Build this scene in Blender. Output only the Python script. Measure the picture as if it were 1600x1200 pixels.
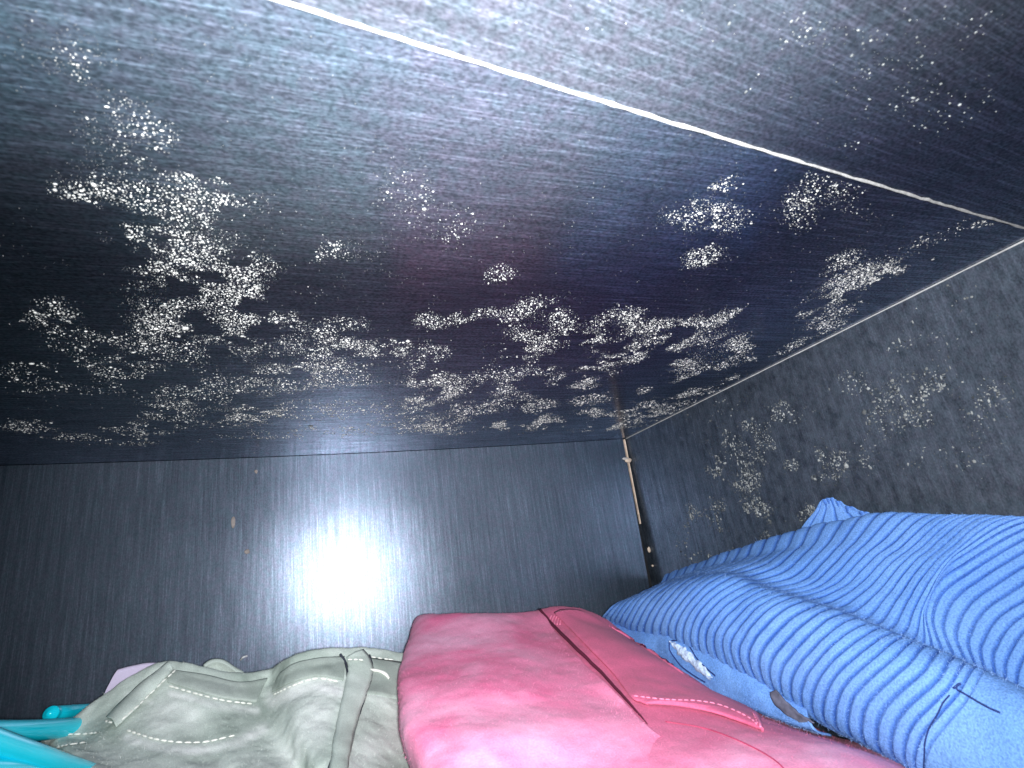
import bpy, bmesh, math, random
import numpy as np
from mathutils import Vector, Matrix
from mathutils.bvhtree import BVHTree

for o in list(bpy.data.objects):
    bpy.data.objects.remove(o)
sc = bpy.context.scene
COL = sc.collection

# ------------------------------------------------------------------ camera
# calibrated from the photograph's edges: world X along the back panel,
# Y into the wardrobe, Z up; rows of R are camera right / down / forward
R = np.array([[0.9470152, -0.29011014, -0.13783439],
              [-0.03363747, 0.33719605, -0.94083333],
              [0.3194225, 0.89561986, 0.30957121]])
F = 809.87
CAM = np.array([0.0, 0.0, 1.70])
cam_d = bpy.data.cameras.new('camera')
cam = bpy.data.objects.new('camera', cam_d)
COL.objects.link(cam)
cam_d.sensor_width = 36.0
cam_d.lens = 36.0 * F / 1600.0
cam_d.clip_start = 0.005
cam_d.clip_end = 50
cam_d.dof.use_dof = True
cam_d.dof.focus_distance = 0.48
cam_d.dof.aperture_fstop = 24.0
M = Matrix(((R[0][0], -R[1][0], -R[2][0], CAM[0]),
            (R[0][1], -R[1][1], -R[2][1], CAM[1]),
            (R[0][2], -R[1][2], -R[2][2], CAM[2]),
            (0, 0, 0, 1)))
cam.matrix_world = M
sc.camera = cam

# ------------------------------------------------------------------ world and light
world = bpy.data.worlds.new('World')
sc.world = world
world.use_nodes = True
bg = world.node_tree.nodes['Background']
bg.inputs[0].default_value = (0.55, 0.70, 1.0, 1)
bg.inputs[1].default_value = 0.004

# the phone's flash, a few millimetres beside the lens
FL_OFF = (0.006, 0.001, 0.004)          # camera right, up, behind
fl_d = bpy.data.lights.new('phone_flash', 'AREA')
fl_d.shape = 'DISK'
fl_d.size = 0.009
fl_d.energy = 2.55
fl_d.spread = math.radians(145)
fl_d.color = (0.93, 0.96, 1.0)
fl = bpy.data.objects.new('phone_flash', fl_d)
COL.objects.link(fl)
fl.matrix_world = M @ Matrix.Translation(FL_OFF)

sc.view_settings.view_transform = 'Standard'
sc.view_settings.look = 'None'
sc.view_settings.exposure = 0.0
sc.view_settings.gamma = 1.0
sc.view_settings.use_curve_mapping = False
sc.cycles.max_bounces = 6
sc.cycles.sample_clamp_indirect = 4.0
sc.cycles.use_denoising = True

rng = np.random.default_rng(7)
random.seed(7)


# ------------------------------------------------------------------ helpers
def ray(px, py):
    return R.T @ np.array([px - 800.0, py - 600.0, F])


def at(px, py, x=None, y=None, z=None):
    """point seen at photo pixel (px, py) on the plane X=x, Y=y or Z=z (relative to the lens)"""
    d = ray(px, py)
    if x is not None:
        k = x / d[0]
    elif y is not None:
        k = y / d[1]
    else:
        k = z / d[2]
    return CAM + d * k


def catmull(P, n):
    """P: (k, ...) control points -> (n, ...) samples, and the row parameter of each"""
    P = np.asarray(P, float)
    k = len(P)
    ext = np.concatenate([[2 * P[0] - P[1]], P, [2 * P[-1] - P[-2]]])
    t = np.linspace(0, k - 1, n)
    i = np.clip(t.astype(int), 0, k - 2)
    f = (t - i).reshape((-1,) + (1,) * (P.ndim - 1))
    a, b, c, d = ext[i], ext[i + 1], ext[i + 2], ext[i + 3]
    return 0.5 * (2 * b + (c - a) * f + (2 * a - 5 * b + 4 * c - d) * f * f + (3 * b - a - 3 * c + d) * f ** 3), t


def net(P, nu, nv):
    A, tu = catmull(P, nu)
    B, tv = catmull(np.swapaxes(A, 0, 1), nv)
    return np.swapaxes(B, 0, 1), tu, tv


_g = np.random.default_rng(3).random((64, 64, 64))


def vnoise(p, s):
    q = np.asarray(p, float) * s + 31.7
    i = np.floor(q).astype(int)
    f = q - i
    f = f * f * (3 - 2 * f)
    out = 0
    for dx in (0, 1):
        for dy in (0, 1):
            for dz in (0, 1):
                w = (f[..., 0] if dx else 1 - f[..., 0]) * (f[..., 1] if dy else 1 - f[..., 1]) * (f[..., 2] if dz else 1 - f[..., 2])
                out = out + w * _g[(i[..., 0] + dx) % 64, (i[..., 1] + dy) % 64, (i[..., 2] + dz) % 64]
    return out * 2 - 1


def fbm(p, s, o=3):
    return sum(vnoise(p, s * 2 ** k) / 2 ** k for k in range(o)) / 1.6


def grid_normals(G):
    du = np.gradient(G, axis=0)
    dv = np.gradient(G, axis=1)
    n = np.cross(du, dv)
    n /= np.linalg.norm(n, axis=-1, keepdims=True) + 1e-12
    c = ((CAM - G) * n).sum(-1)
    if c.mean() < 0:
        n = -n
    return n


def link(name, me, mat, parent=None, smooth=True):
    o = bpy.data.objects.new(name, me)
    COL.objects.link(o)
    if mat:
        me.materials.append(mat)
    if smooth:
        me.polygons.foreach_set('use_smooth', [True] * len(me.polygons))
    if parent:
        o.parent = parent
    return o


def tag(o, label=None, cat=None, group=None, kind=None):
    for k, v in (('label', label), ('category', cat), ('group', group), ('kind', kind)):
        if v:
            o[k] = v
    return o


def empty(name, loc=(0, 0, 0)):
    o = bpy.data.objects.new(name, None)
    COL.objects.link(o)
    o.empty_display_size = 0.02
    return o


def grid_mesh(name, G, mat, parent=None, attrs=None, thick=0.0):
    nu, nv = G.shape[:2]
    V = G.reshape(-1, 3)
    idx = np.arange(nu * nv).reshape(nu, nv)
    q = np.stack([idx[:-1, :-1], idx[1:, :-1], idx[1:, 1:], idx[:-1, 1:]], -1).reshape(-1, 4)
    n = grid_normals(G)
    if (np.cross(V[q[:, 1]] - V[q[:, 0]], V[q[:, 3]] - V[q[:, 0]]) * n.reshape(-1, 3)[q[:, 0]]).sum() < 0:
        q = q[:, ::-1]
    me = bpy.data.meshes.new(name)
    me.from_pydata(V.tolist(), [], q.tolist())
    for k, a in (attrs or {}).items():
        at_ = me.attributes.new(k, 'FLOAT', 'POINT')
        at_.data.foreach_set('value', np.asarray(a, np.float32).ravel())
    o = link(name, me, mat, parent)
    if thick:
        m = o.modifiers.new('thickness', 'SOLIDIFY')
        m.thickness = thick
        m.offset = -1
    return o


def box_mesh(name, pts8, mat, parent=None, bevel=0.0):
    """pts8: four bottom then four top corners"""
    me = bpy.data.meshes.new(name)
    me.from_pydata([tuple(p) for p in pts8], [], [(0, 3, 2, 1), (4, 5, 6, 7), (0, 1, 5, 4), (1, 2, 6, 5), (2, 3, 7, 6), (3, 0, 4, 7)])
    bm = bmesh.new(); bm.from_mesh(me)
    bmesh.ops.recalc_face_normals(bm, faces=bm.faces)
    if bevel:
        bmesh.ops.bevel(bm, geom=bm.edges[:], offset=bevel, segments=2, affect='EDGES')
    bm.to_mesh(me); bm.free()
    return link(name, me, mat, parent, smooth=False)


def tube_mesh(name, pts, rad, mat, parent=None, seg=12, n=None, flat=1.0):
    P, _ = catmull(pts, n or len(pts) * 8)
    r = np.interp(np.linspace(0, 1, len(P)), np.linspace(0, 1, len(np.atleast_1d(rad))), np.atleast_1d(rad)) if np.ndim(rad) else np.full(len(P), rad)
    T = np.gradient(P, axis=0); T /= np.linalg.norm(T, axis=1, keepdims=True)
    up = np.array([0, 0, 1.0])
    V, Q = [], []
    for i, (p, t) in enumerate(zip(P, T)):
        s = np.cross(t, up if abs(t[2]) < .95 else np.array([1.0, 0, 0])); s /= np.linalg.norm(s)
        b = np.cross(s, t)
        e = 1.0
        for k in range(seg):
            a = 2 * math.pi * k / seg
            V.append(p + r[i] * (math.cos(a) * s + flat * math.sin(a) * b))
    for i in range(len(P) - 1):
        for k in range(seg):
            Q.append((i * seg + k, i * seg + (k + 1) % seg, (i + 1) * seg + (k + 1) % seg, (i + 1) * seg + k))
    Q.append(tuple(range(seg))); Q.append(tuple(range((len(P) - 1) * seg, len(P) * seg))[::-1])
    me = bpy.data.meshes.new(name)
    me.from_pydata([tuple(v) for v in V], [], Q)
    bm = bmesh.new(); bm.from_mesh(me); bmesh.ops.recalc_face_normals(bm, faces=bm.faces); bm.to_mesh(me); bm.free()
    return link(name, me, mat, parent)


class Surf:
    """cast photo pixels onto a built cloth surface"""
    def __init__(self, G):
        nu, nv = G.shape[:2]
        idx = np.arange(nu * nv).reshape(nu, nv)
        q = np.stack([idx[:-1, :-1], idx[1:, :-1], idx[1:, 1:], idx[:-1, 1:]], -1).reshape(-1, 4)
        self.t = BVHTree.FromPolygons([Vector(v) for v in G.reshape(-1, 3)], q.tolist())

    def hit(self, px, py, off=0.0):
        d = Vector(ray(px, py)).normalized()
        loc, n, i, dist = self.t.ray_cast(Vector(CAM), d)
        if loc is None:
            return None
        if n.dot(d) > 0:
            n = -n
        return np.array(loc + n * off), np.array(n)


def stitch_mesh(name, surf, lines, mat, parent, step=0.0032, length=0.0022, rad=0.0005, off=0.0003):
    V, Q = [], []
    for L in lines:
        pts, _ = catmull(np.array(L, float), 60)
        hs = [surf.hit(p[0], p[1], off) for p in pts]
        hs = [h for h in hs if h is not None]
        if len(hs) < 2:
            continue
        P = np.array([h[0] for h in hs]); N = np.array([h[1] for h in hs])
        s = np.concatenate([[0], np.cumsum(np.linalg.norm(np.diff(P, axis=0), axis=1))])
        for c in np.arange(step / 2, s[-1] - step / 2, step):
            c = c + rng.uniform(-.12, .12) * step
            a = np.array([np.interp(c - length / 2, s, P[:, k]) for k in range(3)])
            b = np.array([np.interp(c + length / 2, s, P[:, k]) for k in range(3)])
            n = np.array([np.interp(c, s, N[:, k]) for k in range(3)]); n /= np.linalg.norm(n)
            t = (b - a) / (np.linalg.norm(b - a) + 1e-9)
            w = np.cross(t, n)
            base = len(V)
            for f, rr in ((0, .35), (.25, 1), (.75, 1), (1, .35)):
                for k in range(5):
                    al = math.pi * k / 4
                    V.append(a + (b - a) * f + rad * rr * (math.cos(al) * w + 1.1 * math.sin(al) * n))
            for i in range(3):
                for k in range(4):
                    Q.append((base + i * 5 + k, base + i * 5 + k + 1, base + (i + 1) * 5 + k + 1, base + (i + 1) * 5 + k))
    me = bpy.data.meshes.new(name)
    me.from_pydata([tuple(v) for v in V], [], Q)
    return tag(link(name, me, mat, parent), kind='stuff')


def ribbon(name, surf, L, width_px, mat, parent, off=0.0012, edge=0.0, n=40, m=7, bulge=0.001):
    """a strip of cloth lying on a surface along a photo polyline"""
    pts, _ = catmull(np.array(L, float), n)
    w = np.interp(np.linspace(0, 1, n), np.linspace(0, 1, len(np.atleast_1d(width_px))), np.atleast_1d(width_px)) if np.ndim(width_px) else np.full(n, width_px)
    T = np.gradient(pts, axis=0); T /= np.linalg.norm(T, axis=1, keepdims=True)
    N = np.stack([-T[:, 1], T[:, 0]], 1)
    G = []
    last = None
    for i in range(n):
        row = []
        for k in range(m):
            f = k / (m - 1) * 2 - 1
            p = pts[i] + N[i] * w[i] * .5 * f
            h = surf.hit(p[0], p[1], off + bulge * (1 - f * f))
            if h is None:
                h = last if last is not None else (at(p[0], p[1], y=.42), None)
            last = h
            row.append(h[0])
        G.append(row)
    return grid_mesh(name, np.array(G), mat, parent, thick=0.0012)


# ------------------------------------------------------------------ materials
def mat_new(name):
    m = bpy.data.materials.new(name)
    m.use_nodes = True
    nt = m.node_tree
    nt.nodes.clear()
    out = nt.nodes.new('ShaderNodeOutputMaterial')
    return m, nt, nt.nodes, nt.links, out


def nd(nt, typ, **kw):
    n = nt.nodes.new(typ)
    for k, v in kw.items():
        if k in n.bl_rna.properties:
            setattr(n, k, v)
        else:
            n.inputs[k].default_value = v
    return n


def laminate(name, axis, rot=0.0, diff=(0.006, 0.007, 0.009), w1=0.2, r1=0.36, w2=0.10, r2=0.60, dust_sheen=0.0, tint=(0.86, 0.90, 1.0), freq=420.0, line=1.0, contrast=.25, bump=.10, fres=0.0, dist1='GGX', dist2='BECKMANN', speck=.38, tint1=None):
    """black ash-look melamine: dark base, a tight gloss and a broad sheen, both broken up by the pressed grain
    axis: direction of the grain (0 = X, 2 = Z); freq: pores per metre across it"""
    m, nt, N, L, out = mat_new(name)
    tc = nd(nt, 'ShaderNodeTexCoord')
    rt = nd(nt, 'ShaderNodeMapping'); rt.inputs['Rotation'].default_value = (0, 0, rot)
    L.new(tc.outputs['Object'], rt.inputs['Vector'])

    def noise(along, across, detail, rough=.5):
        mp = nd(nt, 'ShaderNodeMapping')
        sc_ = [across] * 3; sc_[axis] = along
        mp.inputs['Scale'].default_value = sc_
        L.new(rt.outputs['Vector'], mp.inputs['Vector'])
        g = nd(nt, 'ShaderNodeTexNoise'); g.inputs['Scale'].default_value = 1.0; g.inputs['Detail'].default_value = detail; g.inputs['Roughness'].default_value = rough
        L.new(mp.outputs[0], g.inputs['Vector'])
        return g.outputs['Fac']

    def rng_(src, a, b, c, d):
        r = nd(nt, 'ShaderNodeMapRange')
        for k, v in zip(('From Min', 'From Max', 'To Min', 'To Max'), (a, b, c, d)):
            r.inputs[k].default_value = v
        L.new(src, r.inputs['Value'])
        return r.outputs[0]

    def mul(a, b):
        x = nd(nt, 'ShaderNodeMath', operation='MULTIPLY'); L.new(a, x.inputs[0]); L.new(b, x.inputs[1])
        return x.outputs[0]

    grain = noise(14, freq * .8, 3)
    pores = noise(30, freq * 2.1, 1)
    f = mul(rng_(grain, .3, .7, 1 - contrast, 1 + contrast), rng_(pores, .52, .68, .92, .92 + line))
    f = mul(f, rng_(noise(7, 7, 4), .3, .7, .82, 1.18))          # cloudy handling film
    f = mul(f, rng_(noise(700, 1100, 1), .3, .7, 1 - speck, 1 + speck))     # speckle of the print
    hue = noise(220, 260, 2)
    hr = nd(nt, 'ShaderNodeValToRGB')
    hr.color_ramp.elements[0].position = .35; hr.color_ramp.elements[0].color = (tint[0] * .90, tint[1] * 1.0, tint[2] * .98, 1)
    hr.color_ramp.elements[1].position = .65; hr.color_ramp.elements[1].color = (tint[0] * 1.03, tint[1] * .97, tint[2], 1)
    L.new(hue, hr.inputs['Fac'])

    def scaled(w):
        a = nd(nt, 'ShaderNodeMath', operation='MULTIPLY'); a.inputs[1].default_value = w
        L.new(f, a.inputs[0])
        v = nd(nt, 'ShaderNodeVectorMath', operation='SCALE'); L.new(hr.outputs['Color'], v.inputs[0]); L.new(a.outputs[0], v.inputs['Scale'])
        return v.outputs[0]
    bmp = nd(nt, 'ShaderNodeBump'); bmp.inputs['Strength'].default_value = bump; bmp.inputs['Distance'].default_value = .0003
    L.new(grain, bmp.inputs['Height'])
    d = nd(nt, 'ShaderNodeBsdfDiffuse'); d.inputs['Color'].default_value = (*diff, 1)
    if dust_sheen:  # pale mottling: dust, plus the panel's grey sheen painted into the diffuse colour
        dn = noise(110, 160, 6, .7)
        dr = nd(nt, 'ShaderNodeValToRGB'); dr.color_ramp.elements[0].position = .32; dr.color_ramp.elements[1].position = .85
        dr.color_ramp.elements[0].color = (*diff, 1); dr.color_ramp.elements[1].color = (diff[0] + dust_sheen * .80, diff[1] + dust_sheen * .95, diff[2] + dust_sheen * 1.15, 1)
        L.new(dn, dr.inputs['Fac'])
        L.new(dr.outputs['Color'], d.inputs['Color'])
    g1 = nd(nt, 'ShaderNodeBsdfGlossy', distribution=dist1); g1.inputs['Roughness'].default_value = r1
    g2 = nd(nt, 'ShaderNodeBsdfGlossy', distribution=dist2); g2.inputs['Roughness'].default_value = r2
    c1 = scaled(w1)
    if tint1:
        tv_ = nd(nt, 'ShaderNodeVectorMath', operation='MULTIPLY'); L.new(c1, tv_.inputs[0]); tv_.inputs[1].default_value = tint1
        c1 = tv_.outputs[0]
    if fres:                                                     # gloss rises towards grazing angles
        fn = nd(nt, 'ShaderNodeFresnel'); fn.inputs['IOR'].default_value = 1.5
        fv = nd(nt, 'ShaderNodeVectorMath', operation='SCALE'); L.new(c1, fv.inputs[0]); L.new(rng_(fn.outputs[0], .04, .5, 1.0, 1.0 + fres), fv.inputs['Scale'])
        c1 = fv.outputs[0]
    L.new(c1, g1.inputs['Color']); L.new(scaled(w2), g2.inputs['Color'])
    L.new(bmp.outputs[0], g1.inputs['Normal']); L.new(bmp.outputs[0], g2.inputs['Normal'])
    a1 = nd(nt, 'ShaderNodeAddShader'); a2 = nd(nt, 'ShaderNodeAddShader')
    L.new(d.outputs[0], a1.inputs[0]); L.new(g1.outputs[0], a1.inputs[1])
    L.new(a1.outputs[0], a2.inputs[0]); L.new(g2.outputs[0], a2.inputs[1])
    L.new(a2.outputs[0], out.inputs['Surface'])
    return m


def plain(name, col, rough=.6, var=.15, vscale=200, spec=.4, bump=0.0, bscale=600):
    m, nt, N, L, out = mat_new(name)
    b = nd(nt, 'ShaderNodeBsdfPrincipled')
    tc = nd(nt, 'ShaderNodeTexCoord')
    n = nd(nt, 'ShaderNodeTexNoise'); n.inputs['Scale'].default_value = vscale; n.inputs['Detail'].default_value = 4
    L.new(tc.outputs['Object'], n.inputs['Vector'])
    r = nd(nt, 'ShaderNodeValToRGB'); r.color_ramp.elements[0].position = .3; r.color_ramp.elements[1].position = .7
    r.color_ramp.elements[0].color = (*[c * (1 - var) for c in col], 1); r.color_ramp.elements[1].color = (*[min(1, c * (1 + var)) for c in col], 1)
    L.new(n.outputs['Fac'], r.inputs['Fac']); L.new(r.outputs['Color'], b.inputs['Base Color'])
    b.inputs['Roughness'].default_value = rough
    b.inputs['Specular IOR Level'].default_value = spec
    if bump:
        n2 = nd(nt, 'ShaderNodeTexNoise'); n2.inputs['Scale'].default_value = bscale; n2.inputs['Detail'].default_value = 3
        L.new(tc.outputs['Object'], n2.inputs['Vector'])
        bm = nd(nt, 'ShaderNodeBump'); bm.inputs['Strength'].default_value = bump; bm.inputs['Distance'].default_value = .001
        L.new(n2.outputs['Fac'], bm.inputs['Height']); L.new(bm.outputs[0], b.inputs['Normal'])
    L.new(b.outputs[0], out.inputs['Surface'])
    return m


def cloth(name, c0, c1, patch=14, lo=.35, hi=.68, fuzz=1500, fuzz_amt=.22, bump=.35, sheen=.25, attr=None, c_attr=None, rough=.9, grain=(1, 1, 1)):
    """c0..c1: two shades of the dyed cloth in worn patches; attr mixes in c_attr"""
    m, nt, N, L, out = mat_new(name)
    b = nd(nt, 'ShaderNodeBsdfPrincipled')
    tc = nd(nt, 'ShaderNodeTexCoord')
    p = nd(nt, 'ShaderNodeTexNoise'); p.inputs['Scale'].default_value = patch; p.inputs['Detail'].default_value = 5; p.inputs['Roughness'].default_value = .55; p.inputs['Distortion'].default_value = .4
    L.new(tc.outputs['Object'], p.inputs['Vector'])
    r = nd(nt, 'ShaderNodeValToRGB'); r.color_ramp.elements[0].position = lo; r.color_ramp.elements[1].position = hi
    r.color_ramp.elements[0].color = (*c0, 1); r.color_ramp.elements[1].color = (*c1, 1)
    L.new(p.outputs['Fac'], r.inputs['Fac'])
    col = r.outputs['Color']
    if attr:
        a = nd(nt, 'ShaderNodeAttribute'); a.attribute_name = attr
        mx = nd(nt, 'ShaderNodeMix', data_type='RGBA')
        L.new(a.outputs['Fac'], mx.inputs['Factor']); L.new(col, mx.inputs['A']); mx.inputs['B'].default_value = (*c_attr, 1)
        col = mx.outputs['Result']
    mp = nd(nt, 'ShaderNodeMapping'); mp.inputs['Scale'].default_value = grain
    L.new(tc.outputs['Object'], mp.inputs['Vector'])
    f = nd(nt, 'ShaderNodeTexNoise'); f.inputs['Scale'].default_value = fuzz; f.inputs['Detail'].default_value = 3
    L.new(mp.outputs[0], f.inputs['Vector'])
    fr = nd(nt, 'ShaderNodeMapRange'); fr.inputs['From Min'].default_value = .3; fr.inputs['From Max'].default_value = .7
    fr.inputs['To Min'].default_value = 1 - fuzz_amt; fr.inputs['To Max'].default_value = 1 + fuzz_amt
    L.new(f.outputs['Fac'], fr.inputs['Value'])
    v = nd(nt, 'ShaderNodeVectorMath', operation='SCALE'); L.new(col, v.inputs[0]); L.new(fr.outputs[0], v.inputs['Scale'])
    L.new(v.outputs[0], b.inputs['Base Color'])
    b.inputs['Roughness'].default_value = rough
    b.inputs['Specular IOR Level'].default_value = .15
    b.inputs['Sheen Weight'].default_value = sheen
    b.inputs['Sheen Roughness'].default_value = .5
    bm = nd(nt, 'ShaderNodeBump'); bm.inputs['Strength'].default_value = bump; bm.inputs['Distance'].default_value = .0008
    L.new(f.outputs['Fac'], bm.inputs['Height']); L.new(bm.outputs[0], b.inputs['Normal'])
    L.new(b.outputs[0], out.inputs['Surface'])
    return m


H = 0.115                                   # top panel above the lens at the back right corner
cx, cy = at(978, 685, z=H)[:2]
XW = cx                                     # side panel
# the top is slung a little higher towards the left: quadratic through three photo points of the back edge
_e = np.array([at(0, 727, y=cy), at(489, 711, y=cy), at(978, 685, y=cy)])
_hp = np.polyfit(_e[:, 0], _e[:, 2] - CAM[2], 2)


def top_h(x):
    x = np.asarray(x, float)
    x0 = _e[0, 0]
    s = 2 * _hp[0] * x0 + _hp[1]
    return np.where(x < x0, np.polyval(_hp, x0) + s * (x - x0), np.polyval(_hp, x))


def on_top(px, py, lift=0.0):
    d = ray(px, py)
    h, r, x0 = H, d[0] / d[2], _e[0, 0]
    a, b, c = (float(v) for v in _hp)
    for _ in range(8):
        x = max(r * h, x0)
        h = (a * x + b) * x + c + (2 * a * x0 + b) * min(r * h - x0, 0.0) + lift
    return CAM + d * (h / d[2])


def back_y(x):
    return np.full_like(np.asarray(x, float), cy)


s0, s1 = on_top(430, 0)[:2], on_top(1600, 357)[:2]
sdir = (s1 - s0) / np.linalg.norm(s1 - s0)
s_ang = math.atan2(sdir[1], sdir[0])
seam = lambda x: s0[1] + (x - s0[0]) * sdir[1] / sdir[0]

BL = (.62, .77, 1.0)
M_TOP = laminate('black_laminate_top', 0, diff=(.0008, .0016, .0022), w1=.06, r1=.19, w2=.145, r2=.805, freq=600, line=.6, contrast=.14, tint=BL, fres=8, tint1=(1.4, 1.14, .95))
M_FRONT = laminate('black_laminate_front', 0, rot=-s_ang, diff=(.002, .0035, .0045), w1=.05, r1=.34, w2=.135, r2=.81, freq=520, line=.5, contrast=.16, tint=(.74, .82, 1.0), fres=5)
M_BACK = laminate('black_laminate_back', 2, diff=(.002, .007, .011), w1=.085, r1=.32, w2=.105, r2=.60, freq=600, line=.35, contrast=.18, tint=(.68, .78, 1.0), dist1='BECKMANN', bump=.05, speck=.18)
M_SIDE = laminate('black_laminate_side', 2, diff=(.006, .009, .013), w1=.06, r1=.30, w2=.05, r2=.74, dust_sheen=.07, freq=300, line=.4, tint=(.72, .82, 1.0), fres=8)
M_RAW = plain('raw_board_edge', (.34, .33, .32), .8, .25, 300, .2, .3, 900)
M_TAN = plain('tan_board_edge', (.66, .52, .40), .8, .25, 160, .2, .3, 700)
M_DARK = plain('dark_gap', (.01, .01, .011), .9)


def mould_mat(name, thin, thick):
    """specks differ in thickness: thin growth is grey, thick growth creamy white"""
    m, nt, N, L, out = mat_new(name)
    b = nd(nt, 'ShaderNodeBsdfPrincipled'); b.inputs['Roughness'].default_value = .95; b.inputs['Specular IOR Level'].default_value = .1
    a = nd(nt, 'ShaderNodeAttribute'); a.attribute_name = 'tone'
    r = nd(nt, 'ShaderNodeValToRGB')
    r.color_ramp.elements[0].color = (*thin, 1); r.color_ramp.elements[1].color = (*thick, 1)
    L.new(a.outputs['Fac'], r.inputs['Fac']); L.new(r.outputs['Color'], b.inputs['Base Color'])
    L.new(b.outputs[0], out.inputs['Surface'])
    return m


M_MOULD = mould_mat('mould', (.035, .04, .045), (.80, .79, .73))
M_MOULD2 = mould_mat('mould_old', (.02, .025, .03), (.36, .37, .35))

# ------------------------------------------------------------------ wardrobe
wd = empty('wardrobe')
tag(wd, 'black wood-grain wardrobe interior spotted with white mould', 'wardrobe')
XL = -0.80
ZB = CAM[2] - 0.60
ZT = CAM[2] + H
# top panel (rear), its front edge is raw and pale; the front board sits a few millimetres higher
nx = 60
xs = np.linspace(XL, XW + .012, nx)
STEP = .0007


def slab(name, ylo, yhi, z0, z1, mat, wave=0.0):
    V, Q = [], []
    for x, a, b in zip(xs, ylo(xs), yhi(xs)):
        t = CAM[2] + float(top_h(x))
        V += [(x, a, t + z0), (x, b, t + z0), (x, b, t + z1), (x, a, t + z1)]
    for i in range(nx - 1):
        for k in range(4):
            Q.append((i * 4 + k, i * 4 + (k + 1) % 4, i * 4 + 4 + (k + 1) % 4, i * 4 + 4 + k))
    Q += [(0, 1, 2, 3), tuple((nx - 1) * 4 + k for k in (3, 2, 1, 0))]
    me = bpy.data.meshes.new(name); me.from_pydata(V, [], Q)
    bm = bmesh.new(); bm.from_mesh(me); bmesh.ops.recalc_face_normals(bm, faces=bm.faces); bm.to_mesh(me); bm.free()
    return link(name, me, mat, wd, smooth=False)


slab('top_panel', lambda x: seam(x) + .0006, lambda x: back_y(x) + .02, 0, .016, M_TOP)
slab('front_top_panel', lambda x: np.full_like(x, -.42), lambda x: seam(x) + .006, STEP, STEP + .016, M_FRONT)
# raw edge strip along the seam, slightly ragged
nn = 260
xx = np.linspace(XL, XW + .01, nn)
jit = np.array([rng.normal(0, .00013) for _ in range(nn)])
jit2 = np.array([rng.normal(0, .00018) for _ in range(nn)])
G = np.zeros((nn, 4, 3))
for i, x in enumerate(xx):
    y = seam(x)
    t = CAM[2] + float(top_h(x))
    G[i] = [(x, y + .0002 + jit[i], t - .0003), (x, y + .0002 + jit[i], t - .0002), (x, y + jit2[i], t + STEP * .5), (x, y - .0003 + jit2[i], t + STEP - .0001)]
grid_mesh('edge_banding', G, M_RAW, wd)

# back panel, a bowed thin board with a small gap left at the corner
nxb = 90
GAPX = .0045
xb = np.linspace(XL, XW - GAPX, nxb)
G = np.zeros((nxb, 24, 3))
for i, x in enumerate(xb):
    for j, z in enumerate(np.linspace(ZB, CAM[2] + float(top_h(x)) - .0004, 24)):
        k = max(0.0, (ZT - z)) / .5
        G[i, j] = (x - .016 * k * (i == nxb - 1), float(back_y(x)), z)
bp = grid_mesh('back_panel', G, M_BACK, wd, thick=.003)
bp.data.polygons.foreach_set('use_smooth', [False] * len(bp.data.polygons))
# side panel
y0, y1 = -.42, cy + .03
box_mesh('side_panel', [(XW, y0, ZB), (XW + .016, y0, ZB), (XW + .016, y1, ZB), (XW, y1, ZB),
                        (XW, y0, ZT - .0005), (XW + .016, y0, ZT - .0005), (XW + .016, y1, ZT - .0005), (XW, y1, ZT - .0005)], M_SIDE, wd)
# pale line where the side panel meets the top
ny = 120
yy = np.linspace(-.3, cy, ny)
G = np.zeros((ny, 3, 3))
for i, y in enumerate(yy):
    w = .00022 + .00025 * rng.random()
    G[i] = [(XW - .0002 - w, y, ZT - .0002), (XW - .0003 - .3 * w, y, ZT - .0004), (XW - .0003, y, ZT - .0006 - w)]
grid_mesh('joint_line', G, plain('pale_joint', (.42, .42, .40), .8), wd)
# board edge showing in the corner gap, and a near-black block standing in for the shade behind it
box_mesh('gap_shade_block', [(XW - .014, cy + .010, ZB), (XW - .0005, cy + .010, ZB), (XW - .0005, cy + .02, ZB), (XW - .014, cy + .02, ZB),
                         (XW - .014, cy + .010, ZT - .001), (XW - .0005, cy + .010, ZT - .001), (XW - .0005, cy + .02, ZT - .001), (XW - .014, cy + .02, ZT - .001)], M_DARK, wd)
zt, zm = ZT - .001, at(1006, 818, y=cy)[2]
box_mesh('corner_strip', [(XW - .0044, cy - .0002, zm), (XW - .0036, cy - .0002, zm), (XW - .0036, cy + .003, zm), (XW - .0044, cy + .003, zm),
                          (XW - .0034, cy - .0002, zt), (XW - .0012, cy - .0002, zt), (XW - .0012, cy + .003, zt), (XW - .0034, cy + .003, zt)], M_TAN, wd, bevel=.0003)


def lump(name, p, r, mat, parent, squash=(1, 1, 1), seed=0):
    bm = bmesh.new()
    bmesh.ops.create_icosphere(bm, subdivisions=2, radius=r)
    for v in bm.verts:
        n = float(vnoise(np.array(v.co) + seed, 1.2 / r))
        v.co *= 1 + .35 * n
        v.co.x *= squash[0]; v.co.y *= squash[1]; v.co.z *= squash[2]
        v.co += Vector(p)
    me = bpy.data.meshes.new(name); bm.to_mesh(me); bm.free()
    return link(name, me, mat, parent)


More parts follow.
